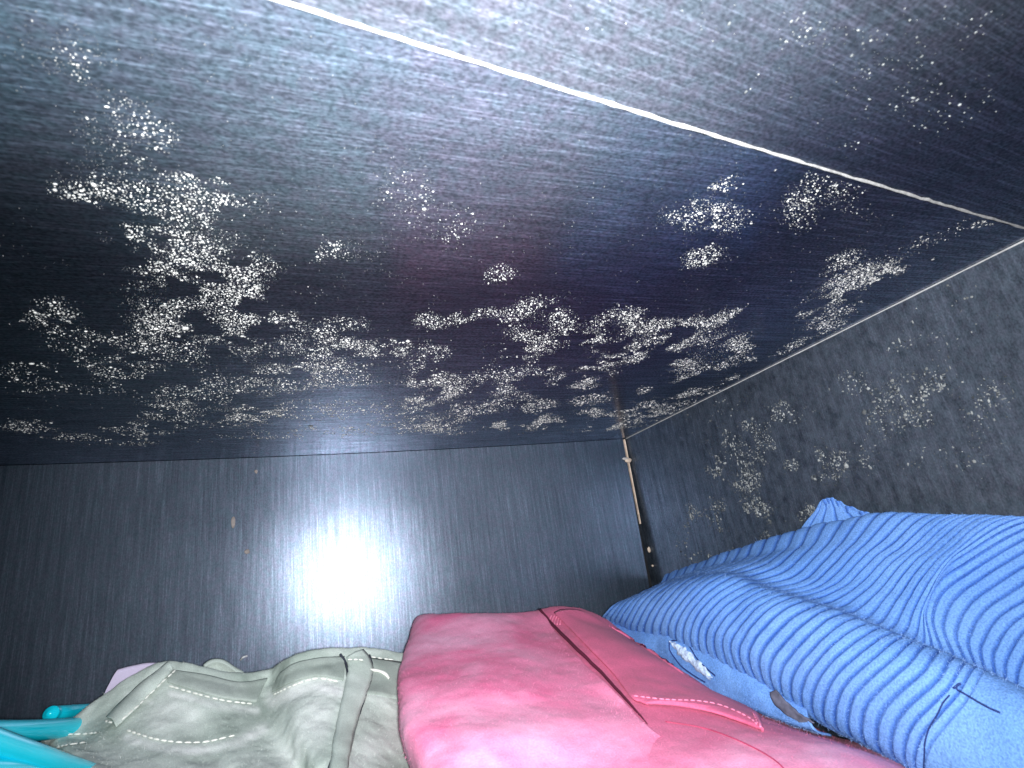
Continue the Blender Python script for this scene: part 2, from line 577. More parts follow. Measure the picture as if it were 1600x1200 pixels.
lump('glue_lump', at(982, 719, y=cy - .002), .0042, M_TAN, wd, (1.2, .5, .7), 1)
lump('glue_lump', at(977, 717, y=cy - .001), .0030, plain('glue', (.45, .42, .40), .6), wd, (1.5, .5, .6), 5)
lump('glue_lump', at(1014, 859, y=cy - .002), .0024, M_TAN, wd, (.8, .6, 1.5), 2)
lump('glue_lump', at(1020, 884, y=cy - .002), .0013, M_TAN, wd, (1, .6, 1), 3)
M_CHIP = plain('bare_chip', (.30, .26, .24), .8)
for k, (px, py, r, q) in enumerate(((400, 737, .0020, (.8, .2, 1)), (364, 816, .0026, (.7, .15, 1.9)), (386, 862, .0024, (1, .3, 1)))):
    lump('surface_chip', at(px, py, y=cy - .0004), r, M_CHIP, wd, q, k)
lint = tube_mesh('lint', [at(376, 1031, y=.52), at(380, 1027, y=.517), at(386, 1025, y=.519)], .0008, plain('white_lint', (.7, .7, .7)), seg=6)
tag(lint, 'tiny white lint thread on black back panel above green trousers', 'lint')


# ------------------------------------------------------------------ mould
def mould(name, label, blobs, plane, size, mat, seed, nscale=26, thr=-.10, more=2.5, cell=.0010, haze=1.6):
    """blobs: (px, py, rx, ry, angle, count, ring); specks are small irregular domes on the panel,
    each patch ringed by a thin haze of finer, greyer growth"""
    g = np.random.default_rng(seed)
    PP, RR, TT = [], [], []
    fx = plane(np.array([800.0]), np.array([300.0]))
    nrm, t1, t2 = fx[2:5]
    for (px, py, rx, ry, ang, cnt, ring) in blobs:
        ca, sa = math.cos(math.radians(ang)), math.sin(math.radians(ang))
        for fine in ((0, 1) if ring < 2 else (1,)):
            want = int(cnt * (more if not fine else more * haze))
            m = want * 9 + 40
            a = g.uniform(0, 2 * math.pi, m)
            if ring == 1:
                rr = np.abs(g.normal(.84, .20 if not fine else .30, m))
            else:
                rr = np.sqrt(g.uniform(0, 1, m)) * (1 + .35 * np.abs(g.normal(0, 1, m)) * (g.random(m) < .35))
                if fine:
                    rr = rr * 1.25
            ex, ey = rr * np.cos(a), rr * np.sin(a)
            p, ok = plane(px + ca * ex * rx - sa * ey * ry, py + sa * ex * rx + ca * ey * ry)[:2]
            e = vnoise(p, nscale * 3) * .8 + vnoise(p + 9, nscale * 8) * .42
            ok &= e > thr + .30 * (rr - .6) - .12 * fine + g.normal(0, .12, m)
            ids = np.nonzero(ok)[0][:want]
            dist = np.linalg.norm(p[ids] - CAM, axis=1)
            r = size * (.10 + dist) * np.exp(g.normal(0, .40, len(ids))) * (.50 if fine else 1.0)
            edge = np.clip(1.20 - .45 * rr[ids] + .35 * e[ids], .1, 1.25)
            t = g.beta(1.5, 1.4, len(ids)) * edge * (.42 if fine else 1.0)
            PP.append(p[ids]); RR.append(r); TT.append(np.clip(t, .03, 1))
    P, r, t = np.concatenate(PP), np.concatenate(RR), np.concatenate(TT)
    o_ = np.argsort(-r); P, r, t = P[o_], r[o_], t[o_]
    key = np.floor(P / cell).astype(int) @ np.array([1, 100003, 10000600])
    _, ui = np.unique(key, return_index=True)
    P, r, t = P[ui], r[ui], t[ui]
    n, k = len(P), 6
    al = g.uniform(0, 6.28, (n, 1)) + 2 * math.pi * np.arange(k) / k
    st = np.exp(g.normal(0, .28, (n, 1)))
    V = np.zeros((n, 13, 3))
    hgt = r * g.uniform(.3, .8, n)
    for q, (f, hh) in enumerate(((1.0, np.full(n, -.0001)), (.70, hgt * .72))):
        j = g.uniform(.62, 1.3, (n, k)) * f * r[:, None]
        V[:, q * k:q * k + k] = P[:, None] + (j * np.cos(al) * st)[..., None] * t1 + (j * np.sin(al) / st)[..., None] * t2 + hh[:, None, None] * nrm
    V[:, 12] = P + hgt[:, None] * nrm
    base = (np.arange(n) * 13)[:, None]
    i0 = np.arange(k); i1 = (i0 + 1) % k
    Q = np.stack([base + i0, base + i1, base + k + i1, base + k + i0], -1).reshape(-1, 4)
    T3 = np.stack([base + k + i0, base + k + i1, base + 12 + 0 * i0], -1).reshape(-1, 3)
    me = bpy.data.meshes.new(name)
    me.from_pydata(V.reshape(-1, 3).tolist(), [], Q.tolist() + T3.tolist())
    at_ = me.attributes.new('tone', 'FLOAT', 'POINT'); at_.data.foreach_set('value', np.repeat(t, 13).astype(np.float32))
    bm = bmesh.new(); bm.from_mesh(me); bmesh.ops.recalc_face_normals(bm, faces=bm.faces); bm.to_mesh(me); bm.free()
    o = link(name, me, mat)
    tag(o, label, 'mould', kind='stuff')
    return o


EX, EY, EZ = np.eye(3)


def rays(qx, qy):
    return np.stack([qx - 800.0, qy - 600.0, np.full_like(qx, F)], -1) @ R


def on_tops(qx, qy, lift=0.0):
    d = rays(qx, qy)
    d[:, 2] = np.maximum(d[:, 2], 40)
    h = np.full(len(d), H)
    for _ in range(8):
        h = top_h(d[:, 0] * h / d[:, 2]) + lift
    return CAM + d * (h / d[:, 2])[:, None]


def pl_top(qx, qy):
    p = on_tops(qx, qy)
    return p, (p[:, 1] > seam(p[:, 0]) + .002) & (p[:, 0] < XW - .002) & (p[:, 1] < cy - .001), -EZ, EX, EY


def pl_front(qx, qy):
    p = on_tops(qx, qy, STEP)
    return p, (p[:, 1] < seam(p[:, 0]) - .002) & (p[:, 0] < XW - .002), -EZ, EX, EY


def pl_side(qx, qy):
    d = rays(qx, qy)
    d[:, 0] = np.maximum(d[:, 0], 60)
    p = CAM + d * (XW / d[:, 0])[:, None]
    return p, (p[:, 2] < ZT - .002) & (p[:, 1] < cy - .004), -EX, EY, EZ


TOP = [
    # left patch, thin towards the lens
    (70, 60, 60, 40, 20, 30, 2), (130, 110, 60, 35, 35, 80, 2), (130, 110, 60, 35, 35, 16, 0), (190, 180, 90, 45, 30, 150, 2), (190, 180, 90, 45, 30, 40, 0), (120, 215, 60, 35, 20, 60, 2), (270, 235, 90, 40, 20, 130, 2), (270, 235, 90, 40, 20, 24, 0),
    (320, 270, 60, 35, 20, 110, 0), (140, 330, 50, 34, 20, 130, 0), (230, 325, 100, 42, 8, 260, 0), (350, 320, 60, 40, 15, 150, 0),
    (200, 360, 80, 26, 20, 110, 0), (290, 395, 80, 32, 8, 240, 0), (320, 430, 110, 40, 10, 360, 0), (390, 415, 50, 20, 8, 80, 0),
    (330, 480, 105, 50, 0, 480, 0), (390, 500, 38, 50, 0, 200, 0), (240, 505, 30, 40, 0, 90, 0), (270, 535, 120, 32, 0, 280, 0),
    (85, 485, 42, 22, 0, 70, 0), (125, 530, 70, 36, 20, 70, 0), (60, 590, 80, 24, 0, 60, 0), (200, 575, 60, 20, 0, 70, 0), (160, 600, 60, 20, 0, 30, 0),
    # faint middle patches
    (635, 300, 38, 32, 20, 90, 2), (635, 300, 38, 32, 20, 20, 0), (690, 340, 60, 40, 10, 90, 2), (690, 340, 60, 40, 10, 14, 0), (512, 392, 34, 18, 0, 30, 0), (565, 398, 60, 22, -20, 60, 2),
    (780, 428, 24, 12, -10, 50, 0), (715, 368, 24, 20, -30, 20, 0), (590, 425, 60, 20, 0, 16, 2), (560, 470, 120, 20, 0, 14, 2), (590, 230, 60, 40, 0, 16, 2), (450, 330, 120, 90, 0, 26, 2), (800, 380, 200, 60, 0, 20, 2), (860, 300, 160, 90, 0, 14, 2),
    # band along the back
    (450, 515, 30, 26, 0, 70, 0), (535, 522, 45, 26, 0, 150, 0), (500, 556, 85, 26, -8, 300, 0), (580, 548, 55, 24, 0, 140, 0), (622, 543, 22, 12, 0, 60, 0),
    (450, 590, 60, 26, -10, 220, 0), (540, 588, 60, 22, 0, 180, 0), (330, 612, 90, 22, -6, 220, 0), (385, 650, 55, 15, -4, 220, 0), (280, 645, 70, 18, 0, 130, 0),
    (220, 670, 60, 12, 0, 80, 0), (470, 640, 60, 16, 0, 90, 0), (560, 640, 60, 18, 0, 140, 0), (50, 666, 45, 9, 0, 60, 0), (110, 682, 40, 5, 0, 30, 0), (200, 690, 90, 6, 0, 40, 0),
    (540, 672, 70, 9, 0, 90, 0), (430, 680, 80, 6, 0, 50, 0),
    (670, 505, 22, 14, 10, 70, 0), (735, 494, 60, 8, -12, 110, 0), (840, 500, 56, 30, -4, 150, 1), (810, 485, 40, 14, -14, 80, 0), (878, 510, 20, 24, -20, 90, 0),
    (825, 540, 48, 20, -8, 180, 0), (678, 545, 26, 16, 0, 70, 0), (655, 560, 12, 30, 20, 40, 0), (795, 575, 60, 10, -12, 60, 0),
    (675, 595, 40, 16, -12, 180, 0), (675, 618, 42, 12, -8, 200, 0), (650, 640, 30, 16, 0, 130, 0), (730, 600, 36, 14, -8, 110, 0), (790, 605, 24, 20, 0, 130, 0), (735, 640, 40, 14, -4, 160, 0),
    (800, 628, 45, 10, -8, 90, 0), (845, 580, 40, 7, -10, 60, 0), (870, 592, 15, 7, -20, 30, 0), (842, 635, 28, 15, -10, 140, 0), (848, 660, 36, 11, -6, 190, 0), (788, 663, 25, 7, -6, 110, 0),
    (700, 665, 42, 14, 0, 240, 0), (640, 668, 50, 10, 0, 130, 0),
    (960, 515, 42, 32, -20, 190, 1), (985, 492, 22, 10, -20, 60, 0), (925, 540, 18, 20, 0, 70, 0), (1030, 512, 44, 13, -6, 190, 0), (1095, 505, 45, 14, -20, 180, 0), (1145, 487, 28, 7, -35, 60, 0),
    (1015, 535, 35, 12, -14, 90, 0), (1065, 535, 25, 10, -20, 100, 0), (1113, 553, 56, 28, -14, 290, 1), (1065, 570, 22, 9, -10, 90, 0), (1155, 535, 22, 14, 10, 70, 0),
    (945, 565, 42, 9, -14, 130, 0), (995, 556, 22, 8, -20, 80, 0), (925, 595, 34, 11, -16, 140, 0), (920, 625, 30, 9, -8, 110, 0), (915, 643, 24, 6, -4, 70, 0), (1075, 590, 22, 5, -18, 40, 0),
    (1005, 610, 14, 5, -10, 30, 0), (1012, 632, 44, 9, -12, 110, 0), (1080, 613, 26, 6, -14, 90, 0), (940, 650, 22, 6, -6, 60, 0), (985, 655, 56, 9, -12, 220, 0), (1050, 640, 40, 7, -18, 90, 0), (950, 668, 45, 4, -4, 70, 0), (1130, 600, 40, 5, -26, 50, 0),
    # right-hand patches
    (1085, 335, 46, 24, -5, 110, 0), (1135, 340, 30, 22, -20, 90, 0), (1135, 288, 26, 10, -20, 30, 0), (1098, 400, 28, 15, -18, 120, 0),
    (1250, 330, 26, 26, -30, 60, 0), (1285, 290, 60, 26, -28, 70, 0), (1340, 310, 40, 30, 0, 20, 0), (1250, 240, 50, 12, 15, 30, 0), (1130, 215, 50, 10, 18, 26, 0), (1100, 200, 40, 8, 18, 14, 0),
    (1312, 408, 36, 12, -22, 80, 0), (1330, 445, 62, 19, -26, 520, 0), (1388, 424, 30, 11, -20, 150, 0), (1305, 492, 50, 10, -24, 110, 0), (1290, 512, 34, 8, -20, 60, 0), (1230, 545, 40, 6, -26, 50, 0), (1260, 488, 20, 6, -30, 30, 0),
    (1480, 370, 70, 20, -26, 26, 0), (1540, 350, 40, 10, -26, 20, 0), (1180, 560, 14, 6, 0, 14, 0),
    # thin dusting everywhere
    (300, 300, 330, 260, 0, 150, 2), (700, 330, 420, 240, 0, 120, 2), (1150, 400, 300, 180, 0, 90, 2), (500, 640, 520, 60, 0, 160, 2),
]
mould('mould', 'white mould specks blooming in patches across the top panel', TOP, pl_top, .00066, M_MOULD, 11)
FRONT = [(1240, 40, 60, 30, 20, 30, 0), (1330, 80, 60, 40, 25, 24, 0), (1400, 130, 80, 40, -20, 36, 0), (1480, 160, 70, 40, -20, 30, 0), (1180, 110, 80, 60, 0, 8, 0),
         (1320, 215, 50, 20, 20, 8, 0), (1420, 30, 80, 30, 0, 9, 0), (1120, 40, 60, 40, 0, 6, 0), (1540, 60, 50, 40, 0, 9, 0), (900, 40, 200, 50, 0, 12, 0)]
mould('mould', 'sparse white specks on the front board above the pale seam', FRONT, pl_front, .0008, M_MOULD2, 12, more=1.2)
SIDE = [(1225, 645, 36, 18, -10, 90, 0), (1180, 665, 22, 12, 0, 40, 0), (1195, 695, 18, 26, -10, 100, 0), (1130, 690, 30, 20, 20, 50, 0), (1150, 712, 40, 22, -10, 80, 0), (1117, 735, 12, 18, 20, 60, 0),
        (1166, 750, 22, 20, -30, 190, 0), (1290, 725, 34, 28, 0, 130, 0), (1240, 720, 24, 14, 0, 40, 0), (1185, 800, 26, 20, 20, 140, 0), (1200, 830, 22, 16, 30, 90, 0), (1110, 795, 36, 12, -14, 80, 0), (1078, 805, 10, 22, 10, 40, 0),
        (1125, 815, 14, 16, 0, 30, 0), (1262, 803, 16, 12, -30, 60, 0), (1420, 620, 60, 22, -10, 130, 0), (1340, 600, 50, 20, 0, 50, 0), (1480, 600, 90, 26, 0, 90, 0), (1450, 655, 50, 16, 0, 70, 0), (1540, 640, 50, 30, 0, 40, 0),
        (1390, 700, 60, 40, 0, 60, 0), (1360, 650, 30, 14, -10, 30, 0), (1060, 850, 14, 30, 0, 14, 0), (1120, 640, 50, 20, -20, 20, 0), (1100, 870, 40, 10, -14, 20, 0), (1500, 700, 70, 30, 0, 24, 0), (1470, 500, 80, 40, -20, 20, 0), (1400, 540, 40, 10, -20, 14, 0)]
mould('mould', 'greyish mould spots dotted over the side panel above the blue garment', SIDE, pl_side, .00095, M_MOULD2, 13, nscale=22, more=1.3)

# ------------------------------------------------------------------ blue ribbed garment
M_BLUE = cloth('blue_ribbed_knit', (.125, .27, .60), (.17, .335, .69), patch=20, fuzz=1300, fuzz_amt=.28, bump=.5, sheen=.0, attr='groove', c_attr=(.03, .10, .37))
M_BLUE_P = cloth('blue_plain_knit', (.12, .265, .60), (.17, .34, .70), patch=30, fuzz=1300, fuzz_amt=.28, bump=.5, sheen=.0)
blue = empty('sweater')
tag(blue, 'blue sweater with darker ribbed stripes bunched against the side panel', 'sweater')
rows = [
    [(943, 968), (946, 957), (960, 944), (975, 938), (990, 931), (1008, 924), (1030, 912), (1046, 903)],
    [(985, 988), (988, 966), (1008, 936), (1035, 915), (1060, 903), (1085, 896), (1110, 885), (1130, 874)],
    [(1050, 1002), (1050, 968), (1082, 924), (1118, 899), (1148, 893), (1180, 880), (1210, 860), (1236, 839)],
    [(1110, 1030), (1103, 988), (1135, 943), (1180, 917), (1215, 916), (1260, 902), (1310, 850), (1362, 811)],
    [(1170, 1055), (1160, 1010), (1196, 960), (1240, 935), (1275, 936), (1322, 915), (1385, 858), (1478, 808)],
    [(1225, 1092), (1222, 1044), (1268, 988), (1315, 959), (1352, 964), (1385, 930), (1445, 860), (1550, 810)],
    [(1280, 1122), (1288, 1066), (1340, 1012), (1385, 984), (1420, 993), (1440, 940), (1498, 860), (1622, 815)],
    [(1340, 1152), (1345, 1095), (1405, 1037), (1437, 1005), (1465, 1016), (1453, 958), (1495, 900), (1680, 826)],
    [(1400, 1184), (1405, 1128), (1465, 1068), (1492, 1030), (1515, 1038), (1497, 985), (1545, 925), (1740, 850)],
    [(1440, 1212), (1447, 1162), (1500, 1095), (1530, 1048), (1550, 1056), (1545, 1010), (1600, 952), (1800, 885)],
    [(1500, 1265), (1520, 1205), (1575, 1125), (1600, 1080), (1622, 1096), (1640, 1050), (1700, 990), (1880, 940)],
    [(1600, 1360), (1640, 1285), (1690, 1190), (1720, 1140), (1745, 1156), (1770, 1110), (1820, 1050), (1990, 1010)],
]
colX = [.226, .222, .229, .244, .268, .281, .299, .319]
P = np.zeros((len(rows), 10, 3))
for i, r in enumerate(rows):
    for j, (px, py) in enumerate(r):
        P[i, j + 1] = at(px, py, x=colX[j])
    a = P[i, 1].copy()
    P[i, 0] = a + np.array([.016, .004, -.012])
    b = P[i, 8].copy()
    P[i, 9] = b + np.array([.006, .004, -.07])
NU, NV = 900, 150
G, tu, tv = net(P, NU, NV)
sk = np.array([0, 5.5, 11, 15.6, 19.8, 23.6, 27.2, 30.2, 32.8, 34.8, 39.5, 46])
# smooth monotone stripe coordinate
fine = np.interp(np.linspace(0, 11, 400), np.arange(12), sk)
ker = np.hanning(61); ker /= ker.sum()
fine_s = np.convolve(np.pad(fine, 30, mode='reflect', reflect_type='odd'), ker, 'valid')
s = np.interp(tu, np.linspace(0, 11, 400), fine_s)[:, None] + 0 * tv[None, :]
s = s + .10 * fbm(G, 30, 2)
ph = s % 1.0
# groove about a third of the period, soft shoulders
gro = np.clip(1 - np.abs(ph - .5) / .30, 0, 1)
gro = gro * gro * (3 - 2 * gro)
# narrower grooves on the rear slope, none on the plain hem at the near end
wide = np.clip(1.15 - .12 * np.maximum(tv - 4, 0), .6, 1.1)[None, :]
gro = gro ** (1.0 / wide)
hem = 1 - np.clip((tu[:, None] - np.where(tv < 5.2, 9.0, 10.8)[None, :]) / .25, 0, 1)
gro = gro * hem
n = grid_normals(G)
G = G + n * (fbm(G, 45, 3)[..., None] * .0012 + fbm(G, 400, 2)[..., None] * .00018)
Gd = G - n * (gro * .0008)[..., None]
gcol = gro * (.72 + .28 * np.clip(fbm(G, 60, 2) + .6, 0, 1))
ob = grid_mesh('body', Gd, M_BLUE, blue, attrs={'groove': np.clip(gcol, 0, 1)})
S_BLUE = Surf(Gd)

# plain underside layer showing below the roll
low = [
    [(944, 964), (943, 972), (946, 982), (956, 992)],
    [(985, 980), (986, 994), (990, 1006), (1000, 1020)],
    [(1045, 985), (1045, 1010), (1048, 1032), (1058, 1056)],
    [(1095, 1000), (1100, 1038), (1104, 1066), (1114, 1084)],
    [(1150, 1035), (1155, 1066), (1162, 1090), (1172, 1106)],
    [(1205, 1075), (1206, 1096), (1212, 1114), (1222, 1126)],
    [(1260, 1105), (1262, 1120), (1266, 1132), (1276, 1144)],
]
P = np.zeros((len(low), 5, 3))
lx = [.2275, .2225, .2215, .2235]
for i, r in enumerate(low):
    for j, (px, py) in enumerate(r):
        P[i, j] = at(px, py, x=lx[j])
    P[i, 4] = P[i, 3] + np.array([.012, .004, -.006])
Gl, _, _ = net(P, 160, 50)
nl = grid_normals(Gl)
Gl = Gl + nl * (fbm(Gl, 60, 3)[..., None] * .0012)
grid_mesh('hem', Gl, M_BLUE_P, blue, thick=.001)
S_LOW = Surf(Gl)

# raised corner behind, against the side panel
crn = [
    [(1236, 852), (1262, 842), (1300, 832), (1350, 818), (1372, 812)],
    [(1250, 826), (1272, 822), (1305, 816), (1345, 811), (1368, 808)],
    [(1272, 800), (1286, 798), (1306, 797), (1335, 801), (1362, 806)],
    [(1286, 783), (1294, 779), (1304, 780), (1324, 792), (1356, 805)],
]
P = np.zeros((5, 5, 3))
for i, r in enumerate(crn):
    for j, (px, py) in enumerate(r):
        P[i, j] = at(px, py, x=.3215 + .0012 * i)
P[4] = P[3] + np.array([.004, .0, -.02])
Gc, tcu, tcv = net(P, 90, 120)
sc_ = tcv[None, :] * 1.45 + tcu[:, None] * .25 + .3
pc = sc_ % 1.0
gc = np.clip(1 - np.abs(pc - .5) / .2, 0, 1); gc = gc * gc * (3 - 2 * gc)
nc = grid_normals(Gc)
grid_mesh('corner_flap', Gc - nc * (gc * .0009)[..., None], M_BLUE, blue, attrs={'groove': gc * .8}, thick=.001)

# torn spot with pale stuffing in the hem
M_FLUFF = plain('white_fluff', (.50, .60, .82), .95, .35, 500, .1, .6, 900)
tl, _ = catmull(np.array([(1050, 1004), (1062, 1013), (1073, 1024), (1086, 1036), (1102, 1050), (1114, 1060)], float), 50)
Gf = np.zeros((50, 14, 3))
for i, (px, py) in enumerate(tl):
    w = (6.5 + 4 * float(vnoise(np.array([i * .31, 2.0, 5.0]), 1.0))) * min(1, i / 4, (49 - i) / 14 + .12)
    for k in range(14):
        f = k / 6.5 - 1
        h = S_LOW.hit(px + w * .7 * f, py - w * .7 * f, .0004 + .0022 * (1 - f * f))
        Gf[i, k] = h[0] if h else at(px, py, x=.2215)
Gf = Gf + grid_normals(Gf) * (fbm(Gf, 420, 4)[..., None] * .0014)
grid_mesh('lining_tuft', Gf, M_FLUFF, blue)
M_NAVY = plain('navy_thread', (.012, .03, .14), .8)


def thread(name, surf, L, rad, mat, parent, off=.0002):
    pts, _ = catmull(np.array(L, float), 30)
    P = [surf.hit(p[0], p[1], off) for p in pts]
    P = [p[0] for p in P if p is not None]
    if len(P) > 2:
        return tube_mesh(name, P, rad, mat, parent, seg=6, n=len(P) * 2)


thread('frayed_edge', S_LOW, [(1046, 1002), (1047, 1016), (1056, 1030), (1066, 1042), (1082, 1054), (1102, 1066)], .0005, M_NAVY, blue)
thread('frayed_edge', S_LOW, [(1050, 1001), (1070, 1002), (1080, 1014), (1090, 1030), (1106, 1046), (1118, 1056)], .0005, M_NAVY, blue)
thread('seam_line', S_BLUE, [(1443, 1230), (1444, 1180), (1448, 1150), (1462, 1120), (1474, 1098), (1484, 1086)], .0003, M_NAVY, blue)
thread('seam_line', S_BLUE, [(1489, 1076), (1500, 1068), (1494, 1076), (1510, 1086), (1530, 1098), (1545, 1106), (1563, 1114)], .0004, M_NAVY, blue)
# dark tag of lining at the end of the hem
M_LIN = plain('dark_lining', (.10, .10, .14), .8, .4, 250)
P = np.array([[at(1202, 1082, x=.2205), at(1212, 1078, x=.2215)], [at(1210, 1100, x=.2195), at(1228, 1096, x=.2205)], [at(1226, 1116, x=.2195), at(1248, 1114, x=.2205)], [at(1250, 1128, x=.2205), at(1272, 1130, x=.2215)]])
Gt, _, _ = net(P, 24, 8)
Gt = Gt + grid_normals(Gt) * (fbm(Gt, 300, 2)[..., None] * .0015)
grid_mesh('lining', Gt, M_LIN, blue, thick=.0008)

# ------------------------------------------------------------------ pink trousers
M_PINK = cloth('pink_suede', (.72, .15, .30), (.84, .42, .59), patch=17, lo=.38, hi=.70, fuzz=1100, fuzz_amt=.12, bump=.25, sheen=.05, attr='nap_shade', c_attr=(.57, .11, .21))  # attribute darkens the pink: suede nap and angle of light, put into the colour
M_PTH = plain('pink_thread', (.80, .22, .36), .8)
pink = empty('trousers')
tag(pink, 'pink suede trousers with flap pocket folded beside the blue sweater', 'trousers')
# right layer with the pocket
net_b = [
    [(820, 966), (850, 957), (868, 953), (905, 956), (935, 968), (955, 985)],
    [(840, 990), (875, 980), (905, 978), (945, 986), (985, 1003), (1010, 1015)],
    [(860, 1030), (905, 1022), (950, 1020), (1000, 1024), (1050, 1042), (1085, 1062)],
    [(890, 1080), (950, 1072), (1005, 1070), (1070, 1072), (1130, 1088), (1165, 1110)],
    [(930, 1140), (990, 1130), (1060, 1122), (1140, 1122), (1210, 1128), (1260, 1146)],
    [(960, 1210), (1040, 1195), (1120, 1180), (1220, 1166), (1310, 1165), (1370, 1180)],
    [(980, 1300), (1080, 1275), (1180, 1250), (1290, 1232), (1400, 1220), (1480, 1230)],
]
zb_rows = [.458, .405, .350, .305, .262, .225, .195]


def build_net(rows, depth, bend=None):
    P = np.zeros((len(rows), len(rows[0]), 3))
    for i, r in enumerate(rows):
        for j, (px, py) in enumerate(r):
            P[i, j] = at(px, py, y=depth[i] + (bend[j] if bend else 0))
    return P


P = build_net(net_b, zb_rows, [.012, .004, 0, -.004, -.002, .004])
back = P[:1] + np.array([0, .02, -.07])
P = np.concatenate([back, P])
right = P[:, -1:] + np.array([.035, .006, -.012])
P = np.concatenate([P, right], axis=1)
Gb, _, _ = net(P, 170, 130)
nb = grid_normals(Gb)
Gb = Gb + nb * (fbm(Gb, 22, 3)[..., None] * .0022 + fbm(Gb, 160, 2)[..., None] * .0004)
nap_shade_b = np.clip(1.15 - np.clip((np.linspace(0, 7, 170) - 4.6) / 1.6, 0, 1), 0, .95)[:, None] + 0 * Gb[..., 0]  # darker tone painted on the upper part, fading out below the pocket
grid_mesh('rear_layer', Gb, M_PINK, pink, attrs={'nap_shade': nap_shade_b}, thick=.0012)
S_PB = Surf(Gb)
# left layer, overlapping it along a long slit
net_a = [
    [(652, 974), (690, 967), (735, 964), (780, 962), (815, 959), (842, 957)],
    [(640, 1000), (690, 996), (745, 992), (800, 988), (845, 988), (871, 990)],
    [(628, 1036), (690, 1036), (760, 1032), (820, 1026), (875, 1022), (906, 1026)],
    [(623, 1068), (690, 1072), (770, 1070), (845, 1064), (910, 1060), (944, 1064)],
    [(626, 1104), (690, 1110), (780, 1110), (865, 1104), (940, 1100), (978, 1102)],
    [(632, 1142), (700, 1150), (790, 1152), (885, 1148), (970, 1142), (1016, 1144)],
    [(648, 1188), (710, 1196), (800, 1200), (900, 1200), (1000, 1190), (1070, 1178)],
    [(672, 1240), (730, 1250), (820, 1260), (920, 1262), (1040, 1250), (1130, 1232)],
    [(700, 1330), (760, 1340), (850, 1350), (950, 1350), (1080, 1330), (1190, 1300)],
]
za = [.460, .405, .352, .312, .287, .260, .240, .215, .19]
P = build_net(net_a, za, [.040, .010, 0, -.001, -.002, -.003])
# the free edge sinks into the rear layer below the end of the slit
for i, k in ((0, -.004), (1, -.007), (2, -.008), (3, -.008), (4, -.006), (5, -.001), (6, .010), (7, .014), (8, .014)):
    d = (P[i, -1] - CAM); P[i, -1] = P[i, -1] + d / np.linalg.norm(d) * k
left = P[:, :1] + np.array([.006, .035, -.030])
P = np.concatenate([left, P], axis=1)
back = P[:1] + np.array([0, .02, -.06])
P = np.concatenate([back, P])
Ga, _, _ = net(P, 190, 160)
na = grid_normals(Ga)
Ga = Ga + na * (fbm(Ga, 20, 3)[..., None] * .0028 + fbm(Ga, 160, 2)[..., None] * .0004)
nap_shade_a = np.clip((np.linspace(0, 6, 160) - 2.6) / 3.4, 0, 1)[None, :] * np.clip(.75 - .06 * np.linspace(0, 9, 190), 0, 1)[:, None]
grid_mesh('front_layer', Ga, M_PINK, pink, attrs={'nap_shade': nap_shade_a}, thick=.0018)
S_PA = Surf(Ga)
thread('slit_shadow', S_PB, [(845, 958), (872, 989), (907, 1026), (945, 1064), (979, 1102), (1000, 1126), (1013, 1142)], [.0012, .0013, .0012, .0010, .0008, .0005, .0002], plain('plum_slit_shade', (.10, .008, .03), .8), pink, off=.0030)  # dark plum thread painted in as the shadow of the slit
# flap pocket: a second thickness with a rounded corner
pk = [
    [(866, 960), (885, 957), (905, 959), (928, 970)],
    [(905, 1000), (940, 994), (970, 998), (1000, 1016)],
    [(955, 1052), (1000, 1044), (1040, 1046), (1085, 1072)],
    [(985, 1092), (1030, 1088), (1085, 1090), (1145, 1098)],
    [(1002, 1101), (1060, 1104), (1120, 1110), (1182, 1116)],
    [(1010, 1104), (1068, 1109), (1130, 1122), (1194, 1144)],
]
A, _ = catmull(np.array(pk, float), 70)
B, _ = catmull(np.swapaxes(A, 0, 1), 50)
B = np.swapaxes(B, 0, 1)
Gp = np.zeros((70, 50, 3))
for i in range(70):
    for j in range(50):
        e = min(j, 49 - j, 69 - i, 8) / 8
        h = S_PB.hit(B[i, j, 0], B[i, j, 1], .0014 + .0018 * e ** .5)
        Gp[i, j] = h[0] if h else (Gp[i, j - 1] if j else at(B[i, j, 0], B[i, j, 1], y=.40))
grid_mesh('pocket_flap', Gp, M_PINK, pink, attrs={'nap_shade': np.full((70, 50), .95)}, thick=.0016)
S_PP = Surf(Gp)
stitch_mesh('stitching', S_PP, [[(990, 1088), (1040, 1094), (1090, 1096), (1130, 1104), (1170, 1122), (1186, 1136)], [(1176, 1114), (1186, 1136)]], M_PTH, pink, step=.0034, length=.0026, rad=.00045)
thread('pocket_piping', S_PP, [(988, 1098), (1030, 1103), (1075, 1106), (1120, 1115), (1160, 1132), (1190, 1143)], .0008, M_PTH, pink)
for k in range(5):
    x = 862 + k * 4.5
    thread('crease', S_PB, [(x, 962 + .3 * k), (x - 3, 968), (x - 5, 976)], .0005, M_PTH, pink)
thread('pleat', S_PB, [(1040, 1128), (1090, 1136), (1130, 1148), (1180, 1170), (1215, 1192), (1235, 1215)], .0003, plain('dark_pink_thread', (.38, .04, .10)), pink)
thread('pocket_piping', S_PP, [(1190, 1143), (1186, 1128), (1178, 1114)], .0007, M_PTH, pink)

